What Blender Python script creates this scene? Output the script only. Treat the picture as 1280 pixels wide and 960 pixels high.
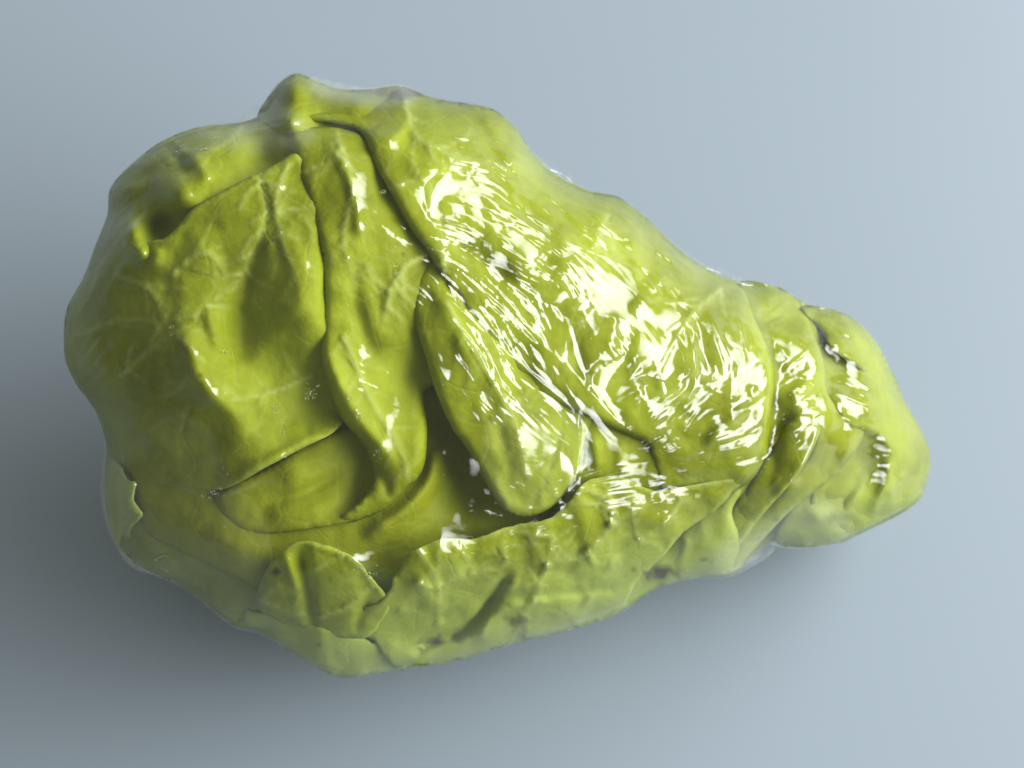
import bpy, math, random
import numpy as np
from mathutils import Vector, Matrix
from mathutils.geometry import delaunay_2d_cdt

# ------------------------------------------------------------------ frame
# The head was measured on the photograph: x and y in photo pixels, depth in the
# same unit towards the viewer.  S turns that unit into metres.
S = 0.245 / 1280.0
DIST = 0.40                      # camera to the middle of the head, metres
DP = DIST / S
PITCH = math.radians(68)
sp, cp = math.sin(PITCH), math.cos(PITCH)
CX, CY = 640.0, 480.0

scene = bpy.context.scene
for o in list(bpy.data.objects):
    bpy.data.objects.remove(o)

# rest height of the middle of the head above the table (set from the body below)
REST = 0.0570

cam_d = bpy.data.cameras.new('camera')
cam = bpy.data.objects.new('camera', cam_d)
scene.collection.objects.link(cam)
cam_d.sensor_width = 36.0
cam_d.lens = 36.0 * DIST / 0.245
cam_d.clip_start, cam_d.clip_end = 0.01, 50
ZAX = Vector((0, -cp, sp))
YAX = Vector((0, sp, cp))
ORIG = Vector((0, 0, REST))
cam.matrix_world = Matrix.Translation(ORIG + ZAX * DIST) @ Matrix(((1, 0, 0), (0, sp, -cp), (0, cp, sp))).to_4x4()
cam_d.dof.use_dof = True
cam_d.dof.focus_distance = DIST - 0.045
cam_d.dof.aperture_fstop = 20.0
scene.camera = cam

w = bpy.data.worlds.new('World')
scene.world = w
w.use_nodes = True
bg = w.node_tree.nodes['Background']
bg.inputs[0].default_value = (0.98, 1.0, 0.89, 1)
bg.inputs[1].default_value = 0.27


def area(name, direction, dist, sx, sy, power, color, target=(0.0, 0.0, 0.06)):
    l = bpy.data.lights.new(name, 'AREA')
    l.shape = 'RECTANGLE'
    l.size, l.size_y = sx, sy
    l.energy = power
    l.color = color
    o = bpy.data.objects.new(name, l)
    d = Vector(direction).normalized()
    o.location = Vector(target) + d * dist
    o.rotation_euler = (-d).to_track_quat('-Z', 'Y').to_euler()
    scene.collection.objects.link(o)
    return o


def soft_falloff(o):
    """a sheer curtain: the window is brightest in its middle and fades towards its sides"""
    o.data.use_nodes = True
    t = o.data.node_tree

    def m(op, a, b=None):
        n = t.nodes.new('ShaderNodeMath')
        n.operation = op
        t.links.new(a, n.inputs[0])
        if isinstance(b, float):
            n.inputs[1].default_value = b
        elif b is not None:
            t.links.new(b, n.inputs[1])
        return n.outputs[0]

    se = t.nodes.new('ShaderNodeSeparateXYZ')
    t.links.new(t.nodes.new('ShaderNodeNewGeometry').outputs['Parametric'], se.inputs[0])
    u, v = (m('SINE', m('MULTIPLY', se.outputs[k], math.pi)) for k in ('X', 'Y'))
    t.links.new(m('MULTIPLY', m('POWER', m('MULTIPLY', u, v), 0.75), 1.95), t.nodes['Emission'].inputs['Strength'])


# wide window right of the table; its fade is added to soften glare
soft_falloff(area('window_light', (0.83, 0.15, 0.48), 2.0, 4.6, 1.55, 158.0, (0.955, 0.98, 1.0)))

scene.view_settings.view_transform = 'Standard'
scene.view_settings.look = 'None'
scene.view_settings.exposure = 0.08
scene.view_settings.gamma = 1.0
scene.render.engine = 'CYCLES'
scene.cycles.max_bounces = 10
scene.cycles.transparent_max_bounces = 16
scene.cycles.use_denoising = True
scene.cycles.sample_clamp_indirect = 4.0

# ------------------------------------------------------------------ maths helpers
rng = np.random.default_rng(7)


def to_world(px, py, z):
    """photo x, photo y, depth (all in photo units) -> metres"""
    k = 1.0 - z / DP
    X = (px - CX) * k
    Y = -(py - CY) * k
    out = np.empty((len(px), 3))
    out[:, 0] = X * S
    out[:, 1] = (Y * sp - z * cp) * S
    out[:, 2] = (Y * cp + z * sp) * S + REST
    return out


_lat = {}


def vnoise(x, y, scale, seed=0):
    if seed not in _lat:
        _lat[seed] = np.random.default_rng(seed + 100).uniform(-1, 1, (256, 256))
    L = _lat[seed]
    u, v = x / scale, y / scale
    i, j = np.floor(u).astype(int), np.floor(v).astype(int)
    f, g = u - i, v - j
    f = f * f * f * (f * (f * 6 - 15) + 10)
    g = g * g * g * (g * (g * 6 - 15) + 10)
    i0, j0, i1, j1 = i % 256, j % 256, (i + 1) % 256, (j + 1) % 256
    return (L[i0, j0] * (1 - f) + L[i1, j0] * f) * (1 - g) + (L[i0, j1] * (1 - f) + L[i1, j1] * f) * g


def fbm(x, y, scale, seed=0, octs=3):
    t, a = 0, 1.0
    for k in range(octs):
        t = t + a * vnoise(x + 31.7 * k, y + 17.3 * k, scale / 2 ** k, seed + k)
        a *= 0.5
    return t


def smooth_closed(pts, step):
    """closed Catmull-Rom through pts (n, k), resampled to about step"""
    P = np.asarray(pts, float)
    n = len(P)
    out = []
    for i in range(n):
        p0, p1, p2, p3 = P[(i - 1) % n], P[i], P[(i + 1) % n], P[(i + 2) % n]
        m = max(1, int(round(np.hypot(*(p2 - p1)[:2]) / step)))
        t = (np.arange(m) / m)[:, None]
        out.append(0.5 * (2 * p1 + (p2 - p0) * t + (2 * p0 - 5 * p1 + 4 * p2 - p3) * t ** 2 + (3 * p1 - p0 - 3 * p2 + p3) * t ** 3))
    return np.vstack(out)


def smooth_open(pts, step=6.0):
    P = np.asarray(pts, float)
    if len(P) < 3:
        m = max(2, int(np.hypot(*(P[1] - P[0])[:2]) / step) + 1)
        t = np.linspace(0, 1, m)[:, None]
        return P[0] * (1 - t) + P[1] * t
    Q = np.vstack([2 * P[0] - P[1], P, 2 * P[-1] - P[-2]])
    out = []
    for i in range(1, len(Q) - 2):
        p0, p1, p2, p3 = Q[i - 1:i + 3]
        m = max(1, int(round(np.hypot(*(p2 - p1)[:2]) / step)))
        t = (np.arange(m) / m)[:, None]
        out.append(0.5 * (2 * p1 + (p2 - p0) * t + (2 * p0 - 5 * p1 + 4 * p2 - p3) * t ** 2 + (3 * p1 - p0 - 3 * p2 + p3) * t ** 3))
    out.append(P[-1:])
    return np.vstack(out)


def inside(px, py, poly):
    """even-odd test for a 2D grid whose rows share y"""
    r = np.zeros(px.shape, bool)
    x0, y0 = poly[:, 0], poly[:, 1]
    x1, y1 = np.roll(x0, -1), np.roll(y0, -1)
    for k in range(px.shape[0]):
        yy = py[k, 0]
        m = (y0 > yy) != (y1 > yy)
        if m.any():
            xc = np.sort(x0[m] + (x1[m] - x0[m]) * (yy - y0[m]) / (y1[m] - y0[m]))
            r[k] = np.searchsorted(xc, px[k]) % 2 == 1
    return r


def seg_dist(px, py, line):
    """distance to an open polyline, and the position 0..1 along it"""
    best = np.full(px.shape, 1e9)
    tt = np.zeros(px.shape)
    n = len(line) - 1
    for i in range(n):
        a, b = line[i, :2], line[i + 1, :2]
        d = b - a
        L2 = max(d @ d, 1e-9)
        t = np.clip(((px - a[0]) * d[0] + (py - a[1]) * d[1]) / L2, 0, 1)
        q = np.hypot(px - a[0] - t * d[0], py - a[1] - t * d[1])
        m = q < best
        best = np.where(m, q, best)
        tt = np.where(m, (i + t) / n, tt)
    return best, tt


def near(px, py, l, r):
    lo, hi = l.min(0) - r, l.max(0) + r
    return (px > lo[0]) & (px < hi[0]) & (py > lo[1]) & (py < hi[1])


def tps_fit(P, h, reg=0.03):
    n = len(P)
    r2 = ((P[:, None] - P[None]) ** 2).sum(2)
    K = 0.5 * r2 * np.log(r2 + 1e-9) / 1e4
    A = np.zeros((n + 3, n + 3))
    A[:n, :n] = K + reg * np.eye(n)
    A[:n, n] = 1
    A[:n, n + 1:] = P / 100
    A[n:, :n] = A[:n, n:].T
    b = np.zeros(n + 3)
    b[:n] = h
    return np.linalg.solve(A, b)


def tps_eval(P, c, px, py):
    n = len(P)
    out = c[n] + c[n + 1] * px / 100 + c[n + 2] * py / 100
    for i in range(n):
        r2 = (px - P[i, 0]) ** 2 + (py - P[i, 1]) ** 2
        out = out + c[i] * 0.5 * r2 * np.log(r2 + 1e-9) / 1e4
    return out


def bilin(img, px, py):
    h, w_ = img.shape
    x = np.clip(px, 0, w_ - 1.001)
    y = np.clip(py, 0, h - 1.001)
    i, j = x.astype(int), y.astype(int)
    f, g = x - i, y - j
    return (img[j, i] * (1 - f) + img[j, i + 1] * f) * (1 - g) + (img[j + 1, i] * (1 - f) + img[j + 1, i + 1] * f) * g


def blur(img, r):
    """three box blurs, radius r"""
    out = img
    for _ in range(3):
        for ax in (0, 1):
            n = 2 * r + 1
            p = np.pad(out, [(r + 1, r) if a == ax else (0, 0) for a in (0, 1)], mode='edge')
            cs = np.cumsum(p, axis=ax)
            out = (np.take(cs, range(n, cs.shape[ax]), axis=ax) - np.take(cs, range(0, cs.shape[ax] - n), axis=ax)) / n
    return out


# ------------------------------------------------------------------ the head as a swollen body
SIL = [(80,420),(84,385),(105,345),(118,310),(134,268),(138,235),(165,205),(200,178),(245,160),(300,153),(330,140),(345,108),(368,92),(388,98),(420,110),(460,112),(500,107),(540,122),(575,128),(615,136),(645,160),(665,190),(690,215),(735,238),(770,245),(805,270),(850,312),(895,342),(935,355),(975,360),(1010,382),(1045,388),(1075,405),(1098,432),(1112,465),(1130,500),(1150,535),(1162,570),(1155,605),(1140,632),(1085,662),(1040,680),(1000,684),(970,676),(945,690),(915,718),(870,722),(820,735),(770,765),(700,790),(640,805),(560,828),(500,836),(430,847),(380,825),(330,792),(285,775),(230,735),(180,710),(150,685),(134,650),(131,600),(133,555),(120,515),(95,480),(82,450)]
SILP = smooth_closed(SIL, 4.0)
# the film stands a hair outside the leaves and bridges the dents of the outline
_d = np.roll(SILP, -1, 0) - np.roll(SILP, 1, 0)
_n = np.stack([_d[:, 1], -_d[:, 0]], 1) / np.hypot(_d[:, 0], _d[:, 1])[:, None]
_o = np.full(len(SILP), 1.6)
for bx_, by_, amp_, wid_ in ((318,140,13,22),(420,104,6,30),(955,694,14,30),(128,605,5,40),(165,706,7,22),(905,338,7,26),(700,216,8,30),(770,772,3,40),(300,788,4,30),(1000,374,5,20)):
    _o += amp_ * np.exp(-((SILP[:, 0] - bx_) ** 2 + (SILP[:, 1] - by_) ** 2) / wid_ ** 2)
FSILP = SILP + _n * _o[:, None]


def inflate(poly, fac):
    """height over the outline: square root of the solution of a Poisson equation"""
    g = 4
    W, H = 1360 // g, 1040 // g
    X, Y = np.meshgrid(np.arange(W) * g - 40.0, np.arange(H) * g - 40.0)
    m = inside(X, Y, poly)
    u = np.where(m, 20000.0, 0.0)
    om = 1.0
    for it in range(1400):
        s = np.zeros_like(u)
        s[1:-1, 1:-1] = 0.25 * (u[:-2, 1:-1] + u[2:, 1:-1] + u[1:-1, :-2] + u[1:-1, 2:]) + g * g * 0.25 * 2.0
        u = np.where(m, s, 0.0)
    return u * fac


U_IN = inflate(SILP, 1.0)
U_FILM = inflate(FSILP, 1.0)


def mid(px, py):
    """middle sheet of the head: the tip lies lower on the table than the wide end"""
    return -0.18 * (px - 420.0)


def swell(U, px, py, k=1.30):
    u = bilin(U, (px + 40) / 4.0, (py + 40) / 4.0)
    return k * np.sqrt(np.maximum(u, 0))


def base(px, py):
    return mid(px, py) + swell(U_IN, px, py)


# ------------------------------------------------------------------ materials
def nt(mat):
    mat.use_nodes = True
    t = mat.node_tree
    t.nodes.clear()
    return t


def N(t, kind, **kw):
    n = t.nodes.new(kind)
    for k, v in kw.items():
        setattr(n, k, v)
    return n


def leaf_material(name, col_a, col_b, vein, spec=0.16):
    m = bpy.data.materials.new(name)
    t = nt(m)
    L = t.links.new
    out = N(t, 'ShaderNodeOutputMaterial')
    pr = N(t, 'ShaderNodeBsdfPrincipled')
    tr = N(t, 'ShaderNodeBsdfTranslucent')
    mx = N(t, 'ShaderNodeMixShader')
    mx.inputs[0].default_value = 0.38
    co = N(t, 'ShaderNodeTexCoord')
    n1 = N(t, 'ShaderNodeTexNoise')
    n1.inputs['Scale'].default_value = 38.0
    n1.inputs['Detail'].default_value = 5.0
    n1.inputs['Roughness'].default_value = 0.6
    L(co.outputs['Object'], n1.inputs['Vector'])
    r1 = N(t, 'ShaderNodeMapRange')
    r1.inputs[1].default_value, r1.inputs[2].default_value = 0.32, 0.68
    L(n1.outputs['Fac'], r1.inputs[0])
    n3 = N(t, 'ShaderNodeTexNoise')
    n3.inputs['Scale'].default_value = 210.0
    n3.inputs['Detail'].default_value = 6.0
    n3.inputs['Roughness'].default_value = 0.7
    L(co.outputs['Object'], n3.inputs['Vector'])
    n3m = N(t, 'ShaderNodeMath', operation='MULTIPLY_ADD')
    n3m.inputs[1].default_value = 0.9
    n3m.inputs[2].default_value = -0.45
    L(n3.outputs['Fac'], n3m.inputs[0])
    n3a = N(t, 'ShaderNodeMath', operation='ADD', use_clamp=True)
    L(n3m.outputs[0], n3a.inputs[0])
    L(r1.outputs[0], n3a.inputs[1])
    mixc = N(t, 'ShaderNodeMix', data_type='RGBA')
    mixc.inputs['A'].default_value = (*col_a, 1)
    mixc.inputs['B'].default_value = (*col_b, 1)
    L(n3a.outputs[0], mixc.inputs['Factor'])
    # veins traced on the leaf, and the finer net between them
    at = N(t, 'ShaderNodeAttribute', attribute_name='vein')
    vo = N(t, 'ShaderNodeTexVoronoi', feature='DISTANCE_TO_EDGE')
    vo.inputs['Scale'].default_value = 85.0
    nz = N(t, 'ShaderNodeTexNoise')
    nz.inputs['Scale'].default_value = 60.0
    mv = N(t, 'ShaderNodeMix', data_type='VECTOR')
    mv.inputs['Factor'].default_value = 0.012
    L(co.outputs['Object'], nz.inputs['Vector'])
    L(co.outputs['Object'], mv.inputs['A'])
    L(nz.outputs['Color'], mv.inputs['B'])
    L(mv.outputs['Result'], vo.inputs['Vector'])
    rv = N(t, 'ShaderNodeMapRange')
    rv.inputs[1].default_value, rv.inputs[2].default_value = 0.0, 0.055
    rv.inputs[3].default_value, rv.inputs[4].default_value = 1.0, 0.0
    L(vo.outputs['Distance'], rv.inputs[0])
    ad = N(t, 'ShaderNodeMath', operation='MULTIPLY_ADD')
    L(rv.outputs[0], ad.inputs[0])
    ad.inputs[1].default_value = 0.09
    L(at.outputs['Fac'], ad.inputs[2])
    mixv = N(t, 'ShaderNodeMix', data_type='RGBA')
    mixv.inputs['B'].default_value = (*vein, 1)
    L(mixc.outputs['Result'], mixv.inputs['A'])
    L(ad.outputs[0], mixv.inputs['Factor'])
    # leaves whiten towards their base
    ap = N(t, 'ShaderNodeAttribute', attribute_name='pale')
    mixp = N(t, 'ShaderNodeMix', data_type='RGBA')
    mixp.inputs['B'].default_value = (0.50, 0.60, 0.10, 1)
    L(mixv.outputs['Result'], mixp.inputs['A'])
    L(ap.outputs['Fac'], mixp.inputs['Factor'])
    mixv = mixp
    # brown bruises and specks
    ab = N(t, 'ShaderNodeAttribute', attribute_name='bruise')
    mixb = N(t, 'ShaderNodeMix', data_type='RGBA')
    mixb.inputs['B'].default_value = (0.085, 0.050, 0.025, 1)
    L(mixv.outputs['Result'], mixb.inputs['A'])
    L(ab.outputs['Fac'], mixb.inputs['Factor'])
    L(mixb.outputs['Result'], pr.inputs['Base Color'])
    L(mixb.outputs['Result'], tr.inputs['Color'])
    pr.inputs['Roughness'].default_value = 0.55
    pr.inputs['Specular IOR Level'].default_value = spec
    n2 = N(t, 'ShaderNodeTexNoise')
    n2.inputs['Scale'].default_value = 420.0
    n2.inputs['Detail'].default_value = 4.0
    L(co.outputs['Object'], n2.inputs['Vector'])
    sm = N(t, 'ShaderNodeMath', operation='MULTIPLY_ADD')
    L(rv.outputs[0], sm.inputs[0])
    sm.inputs[1].default_value = -0.18
    L(n2.outputs['Fac'], sm.inputs[2])
    bp = N(t, 'ShaderNodeBump')
    bp.inputs['Strength'].default_value = 0.5
    bp.inputs['Distance'].default_value = 0.0006
    L(sm.outputs[0], bp.inputs['Height'])
    L(bp.outputs['Normal'], pr.inputs['Normal'])
    L(pr.outputs[0], mx.inputs[1])
    L(tr.outputs[0], mx.inputs[2])
    L(mx.outputs[0], out.inputs['Surface'])
    return m


VEIN = (0.55, 0.62, 0.17)
M_LEAF = leaf_material('cabbage_leaf', (0.255, 0.290, 0.002), (0.415, 0.480, 0.020), VEIN)
M_PALE = leaf_material('pale_leaf_base', (0.42, 0.50, 0.05), (0.52, 0.60, 0.11), (0.68, 0.72, 0.38))
M_INNER = leaf_material('inner_leaf', (0.285, 0.320, 0.004), (0.41, 0.45, 0.018), VEIN)


def film_material():
    m = bpy.data.materials.new('clear_wrap')
    t = nt(m)
    L = t.links.new
    out = N(t, 'ShaderNodeOutputMaterial')
    tr = N(t, 'ShaderNodeBsdfTransparent')
    tr.inputs[0].default_value = (0.985, 0.99, 0.98, 1)
    gl = N(t, 'ShaderNodeBsdfGlossy')
    gl.inputs['Roughness'].default_value = 0.02
    gl.inputs['Color'].default_value = (1, 1, 1, 1)
    # two faces of a thin sheet, Schlick's curve on both sides alike
    fr = N(t, 'ShaderNodeLayerWeight')
    fr.inputs['Blend'].default_value = 0.5
    pw = N(t, 'ShaderNodeMath', operation='POWER')
    pw.inputs[1].default_value = 5.0
    L(fr.outputs['Facing'], pw.inputs[0])
    mu = N(t, 'ShaderNodeMath', operation='MULTIPLY_ADD')
    mu.inputs[1].default_value = 0.62
    mu.inputs[2].default_value = 0.060
    mu.use_clamp = True
    L(pw.outputs[0], mu.inputs[0])
    mx = N(t, 'ShaderNodeMixShader')
    L(mu.outputs[0], mx.inputs[0])
    L(tr.outputs[0], mx.inputs[1])
    L(gl.outputs[0], mx.inputs[2])
    # milky where the film is doubled; pale streaks paint light caught on folds
    hz = N(t, 'ShaderNodeAttribute', attribute_name='layers_sheen')
    df = N(t, 'ShaderNodeBsdfDiffuse')
    df.inputs[0].default_value = (0.78, 0.82, 0.80, 1)
    mx2 = N(t, 'ShaderNodeMixShader')
    L(hz.outputs['Fac'], mx2.inputs[0])
    L(mx.outputs[0], mx2.inputs[1])
    L(df.outputs[0], mx2.inputs[2])
    L(mx2.outputs[0], out.inputs['Surface'])
    return m


M_FILM = film_material()


def table_material():
    m = bpy.data.materials.new('grey_blue_laminate')
    t = nt(m)
    L = t.links.new
    out = N(t, 'ShaderNodeOutputMaterial')
    pr = N(t, 'ShaderNodeBsdfPrincipled')
    co = N(t, 'ShaderNodeTexCoord')
    n1 = N(t, 'ShaderNodeTexNoise')
    n1.inputs['Scale'].default_value = 9.0
    n1.inputs['Detail'].default_value = 6.0
    L(co.outputs['Object'], n1.inputs['Vector'])
    mc = N(t, 'ShaderNodeMix', data_type='RGBA')
    mc.inputs['A'].default_value = (0.258, 0.305, 0.352, 1)
    mc.inputs['B'].default_value = (0.270, 0.318, 0.368, 1)
    L(n1.outputs['Fac'], mc.inputs['Factor'])
    L(mc.outputs['Result'], pr.inputs['Base Color'])
    pr.inputs['Roughness'].default_value = 0.38
    pr.inputs['Specular IOR Level'].default_value = 0.5
    n2 = N(t, 'ShaderNodeTexNoise')
    n2.inputs['Scale'].default_value = 900.0
    L(co.outputs['Object'], n2.inputs['Vector'])
    bp = N(t, 'ShaderNodeBump')
    bp.inputs['Strength'].default_value = 0.03
    bp.inputs['Distance'].default_value = 0.0002
    L(n2.outputs['Fac'], bp.inputs['Height'])
    L(bp.outputs['Normal'], pr.inputs['Normal'])
    L(pr.outputs[0], out.inputs['Surface'])
    return m


M_TABLE = table_material()

# ------------------------------------------------------------------ object helpers
def mesh_obj(name, verts, faces, mat, parent=None, attrs=None, smooth=True):
    me = bpy.data.meshes.new(name)
    V = np.asarray(verts, np.float32)
    if isinstance(faces, np.ndarray):
        k = faces.shape[1]
        me.vertices.add(len(V))
        me.vertices.foreach_set('co', V.ravel())
        me.loops.add(faces.size)
        me.loops.foreach_set('vertex_index', faces.astype(np.int32).ravel())
        me.polygons.add(len(faces))
        me.polygons.foreach_set('loop_start', np.arange(0, faces.size, k, dtype=np.int32))
        me.update(calc_edges=True)
    else:
        me.from_pydata([tuple(v) for v in V], [], faces)
    me.polygons.foreach_set('use_smooth', np.full(len(me.polygons), smooth))
    for k, a in (attrs or {}).items():
        at = me.attributes.new(k, 'FLOAT', 'POINT')
        at.data.foreach_set('value', np.asarray(a, np.float32))
    me.materials.append(mat)
    me.validate()
    o = bpy.data.objects.new(name, me)
    scene.collection.objects.link(o)
    if parent:
        o.parent = parent
    return o


# ------------------------------------------------------------------ table
tb = 3.0
NX = 8
gv = [(-tb + 2 * tb * i / NX, -tb + 2 * tb * j / NX, 0) for j in range(NX + 1) for i in range(NX + 1)]
gf = [(j * (NX + 1) + i, j * (NX + 1) + i + 1, (j + 1) * (NX + 1) + i + 1, (j + 1) * (NX + 1) + i) for j in range(NX) for i in range(NX)]
table = mesh_obj('table_top', gv, gf, M_TABLE, smooth=False)
table['kind'] = 'structure'
table['label'] = 'smooth grey blue table top under the wrapped cabbage'

# ------------------------------------------------------------------ the cabbage
cab = bpy.data.objects.new('wrapped_cabbage', None)
scene.collection.objects.link(cab)
cab.empty_display_size = 0.02
cab['label'] = 'pointed green cabbage wrapped in shiny clear film lying on the table'
cab['category'] = 'cabbage'

# bruises, specks and a faint brown mark at the shoulder leaf's notch: (x, y, radius_x, radius_y, strength)
BRUISE = [(505,118,19,8,.85),(825,714,18,9,.9),(545,802,13,7,.9),(345,714,6,4,1.),(650,776,10,6,.75),(655,792,4,9,.5),(880,700,6,4,.5),(300,775,6,3,.5),(398,806,4,2,.6),(806,556,7,9,.25),
          (612,524,2.2,2,.9),(449,286,3.5,9,.0)]
SPECK = [(444,278),(446,284),(450,288),(448,293),(453,283),(447,275),(498,306),(503,318),(506,300),(536,312),(538,318),
         (404,318),(406,326),(246,440),(250,470),(357,365),(590,438),(342,300),(337,303),(300,480)]


def bruise_at(px, py):
    b = np.zeros(px.shape)
    wob = 1 + 0.5 * fbm(px, py, 9, 60, 2)
    for x, y, rx, ry, s in BRUISE:
        d = np.hypot((px - x) / rx, (py - y) / ry)
        b = np.maximum(b, s * np.clip(1.6 - d * wob * 1.25, 0, 1))
    for x, y in SPECK:
        d = np.hypot(px - x, py - y)
        b = np.maximum(b, 0.75 * np.clip(2.0 - d, 0, 1))
    return b


def pale_at(px, py):
    # towards the stalk side along the lower front
    d = (py - (770 - 0.235 * (px - 330))) + 22 * fbm(px, py, 60, 95, 2)
    return 0.75 * np.clip((d + 10) / 70, 0, 1)


COMPOSITE = np.full((960, 1280), -1e4)
GX, GY = np.meshgrid(np.arange(1280.0), np.arange(960.0))


class Leaf:
    """outline (x, y, h) and controls (x, y, h): h = height over the swollen body"""

    def __init__(s, outline, ctrl=(), ridges=(), veins=(), rough=2.5, seed=0, frill=0.0, roll=0.0, rollw=16.0, rim=0.0, bumps=()):
        O = np.array(outline, float)
        s.poly = smooth_closed(O, 4.0)
        if frill:
            q = np.arange(len(s.poly)) * 4.0
            s.poly[:, 0] += frill * fbm(q, q * 0 + 5, 22, 200 + seed)
            s.poly[:, 1] += frill * fbm(q, q * 0 + 55, 22, 230 + seed)
        O2 = smooth_closed(O, 40.0)
        C = np.array(list(ctrl), float).reshape(-1, 3)
        C[:, 2] *= 1.15
        P = np.vstack([O2[:, :3], C])
        s.P, h = P[:, :2], P[:, 2]
        s.c = tps_fit(s.P, h)
        s.ridges = [(a, w_, smooth_open(l, 10)) for a, w_, l in ridges]
        s.veins = [(a, w_, smooth_open(l, 10)) for a, w_, l in veins]
        # side twigs off each traced vein
        tw = random.Random(seed)
        for a, w_, l in list(s.veins):
            for q in range(max(2, len(l) // 2)):
                k = tw.randrange(max(1, len(l) - 1))
                an = math.atan2(*(l[min(k + 1, len(l) - 1)] - l[k])[::-1]) + tw.choice((-1, 1)) * tw.uniform(.5, 1.1)
                x, y = l[k]
                pts = [(x, y)]
                for st in range(tw.randint(3, 6)):
                    x, y = x + 9 * math.cos(an), y + 9 * math.sin(an)
                    an += tw.uniform(-.3, .3)
                    pts.append((x, y))
                s.veins.append((abs(a) * 0.45, w_ * 0.7, np.array(pts)))
        s.rough, s.seed, s.roll, s.rollw, s.rim, s.bumps = rough, seed, roll, rollw, rim, bumps
        s.loop = np.vstack([s.poly[::2, :2], s.poly[:1, :2]])

    def height(s, px, py):
        h = tps_eval(s.P, s.c, px, py)
        for a, w_, l in s.ridges:
            d, t = seg_dist(px, py, l)
            h = h + 1.25 * a * np.exp(-(d / w_) ** 2) * np.clip(np.minimum(t, 1 - t) * 5 + 0.15, 0, 1)
        for bx, by, a, r in s.bumps:
            h = h + a * np.exp(-((px - bx) ** 2 + (py - by) ** 2) / r ** 2)
        for a, w_, l in s.veins:
            k = near(px, py, l, 3.2 * w_)
            if k.any():
                d, t = seg_dist(px[k], py[k], l)
                h[k] += 2.0 * a * np.exp(-(d / w_) ** 2) * (1 - 0.6 * t)
        h = h + 1.5 * s.rough * fbm(px, py, 85, s.seed * 5, 3)
        h = h + s.rough * 1.6 * (np.abs(fbm(px + 9 * vnoise(px, py, 40, 3), py, 62, s.seed * 5 + 20, 2)) - 0.3)
        h = h + 0.9 * fbm(px, py, 26, s.seed * 5 + 40, 2)
        if s.roll:
            # the edge turns under instead of ending in a cut
            d, _ = seg_dist(px, py, s.loop)
            q = np.clip(1 - d / s.rollw, 0, 1)
            h = h - s.roll * (1 - np.sqrt(1 - 0.98 * q * q)) * np.clip(swell(U_IN, px, py) / 110 - 0.2, 0, 1)
        return h

    def vein(s, px, py):
        v = np.zeros(px.shape)
        for a, w_, l in s.veins:
            k = near(px, py, l, 3 * w_)
            if k.any():
                d, t = seg_dist(px[k], py[k], l)
                v[k] = np.maximum(v[k], np.exp(-(d / w_) ** 2) * (1 - 0.5 * t) * (0.7 if w_ > 1.9 else 0.4))
        if s.rim:
            d, _ = seg_dist(px, py, s.loop)
            v = np.maximum(v, s.rim * np.exp(-(d / 3.0) ** 2))
        return v


def build_leaf(leaf, mat, name='leaf', step=5.0, label=None, thick=2.6):
    poly = leaf.poly
    n = len(poly)
    lo, hi = poly.min(0), poly.max(0)
    gx, gy = np.meshgrid(np.arange(lo[0], hi[0] + step, step), np.arange(lo[1], hi[1] + step, step * 0.866))
    gx = gx + (np.arange(gx.shape[0]) % 2)[:, None] * step * 0.5
    m = inside(gx, gy, poly)
    gx, gy = gx[m], gy[m]
    d, _ = seg_dist(gx, gy, np.vstack([poly[:, :2], poly[:1, :2]]))
    m = d > step * 0.55
    gx, gy = gx[m], gy[m]
    px = np.concatenate([poly[:, 0], gx])
    py = np.concatenate([poly[:, 1], gy])
    pts = [Vector((a, b)) for a, b in zip(px, py)]
    res = delaunay_2d_cdt(pts, [(i, (i + 1) % n) for i in range(n)], [], 1, 0.01)
    vv = np.array([(v.x, v.y) for v in res[0]])
    faces = np.array([f for f in res[2]], int)
    x, y = vv[:, 0], vv[:, 1]
    z = base(x, y) + leaf.height(x, y)
    W = to_world(x, y, z)
    faces = faces[:, ::-1]
    o = mesh_obj(name, W, faces, mat, cab, {'vein': leaf.vein(x, y), 'bruise': bruise_at(x, y), 'pale': pale_at(x, y)})
    me = o.data
    # outer side towards the viewer
    nz = np.empty(len(me.polygons) * 3)
    me.polygons.foreach_get('normal', nz)
    nz = nz.reshape(-1, 3)
    if (nz @ np.array(ZAX)).sum() < 0:
        me.flip_normals()
    md = o.modifiers.new('thickness', 'SOLIDIFY')
    md.thickness = thick * S
    md.offset = -1.0
    if label:
        o['label'] = label
    bb = (slice(max(0, int(lo[1])), min(960, int(hi[1]) + 2)), slice(max(0, int(lo[0])), min(1280, int(hi[0]) + 2)))
    X, Y = GX[bb], GY[bb]
    mm = inside(X, Y, poly)
    zz = base(X, Y) + leaf.height(X, Y)
    COMPOSITE[bb] = np.where(mm, np.maximum(COMPOSITE[bb], zz), COMPOSITE[bb])
    return o


# --- core: closed body under the outer leaves (polar sheet front and back)
CEN = np.array((560.0, 475.0))


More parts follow.
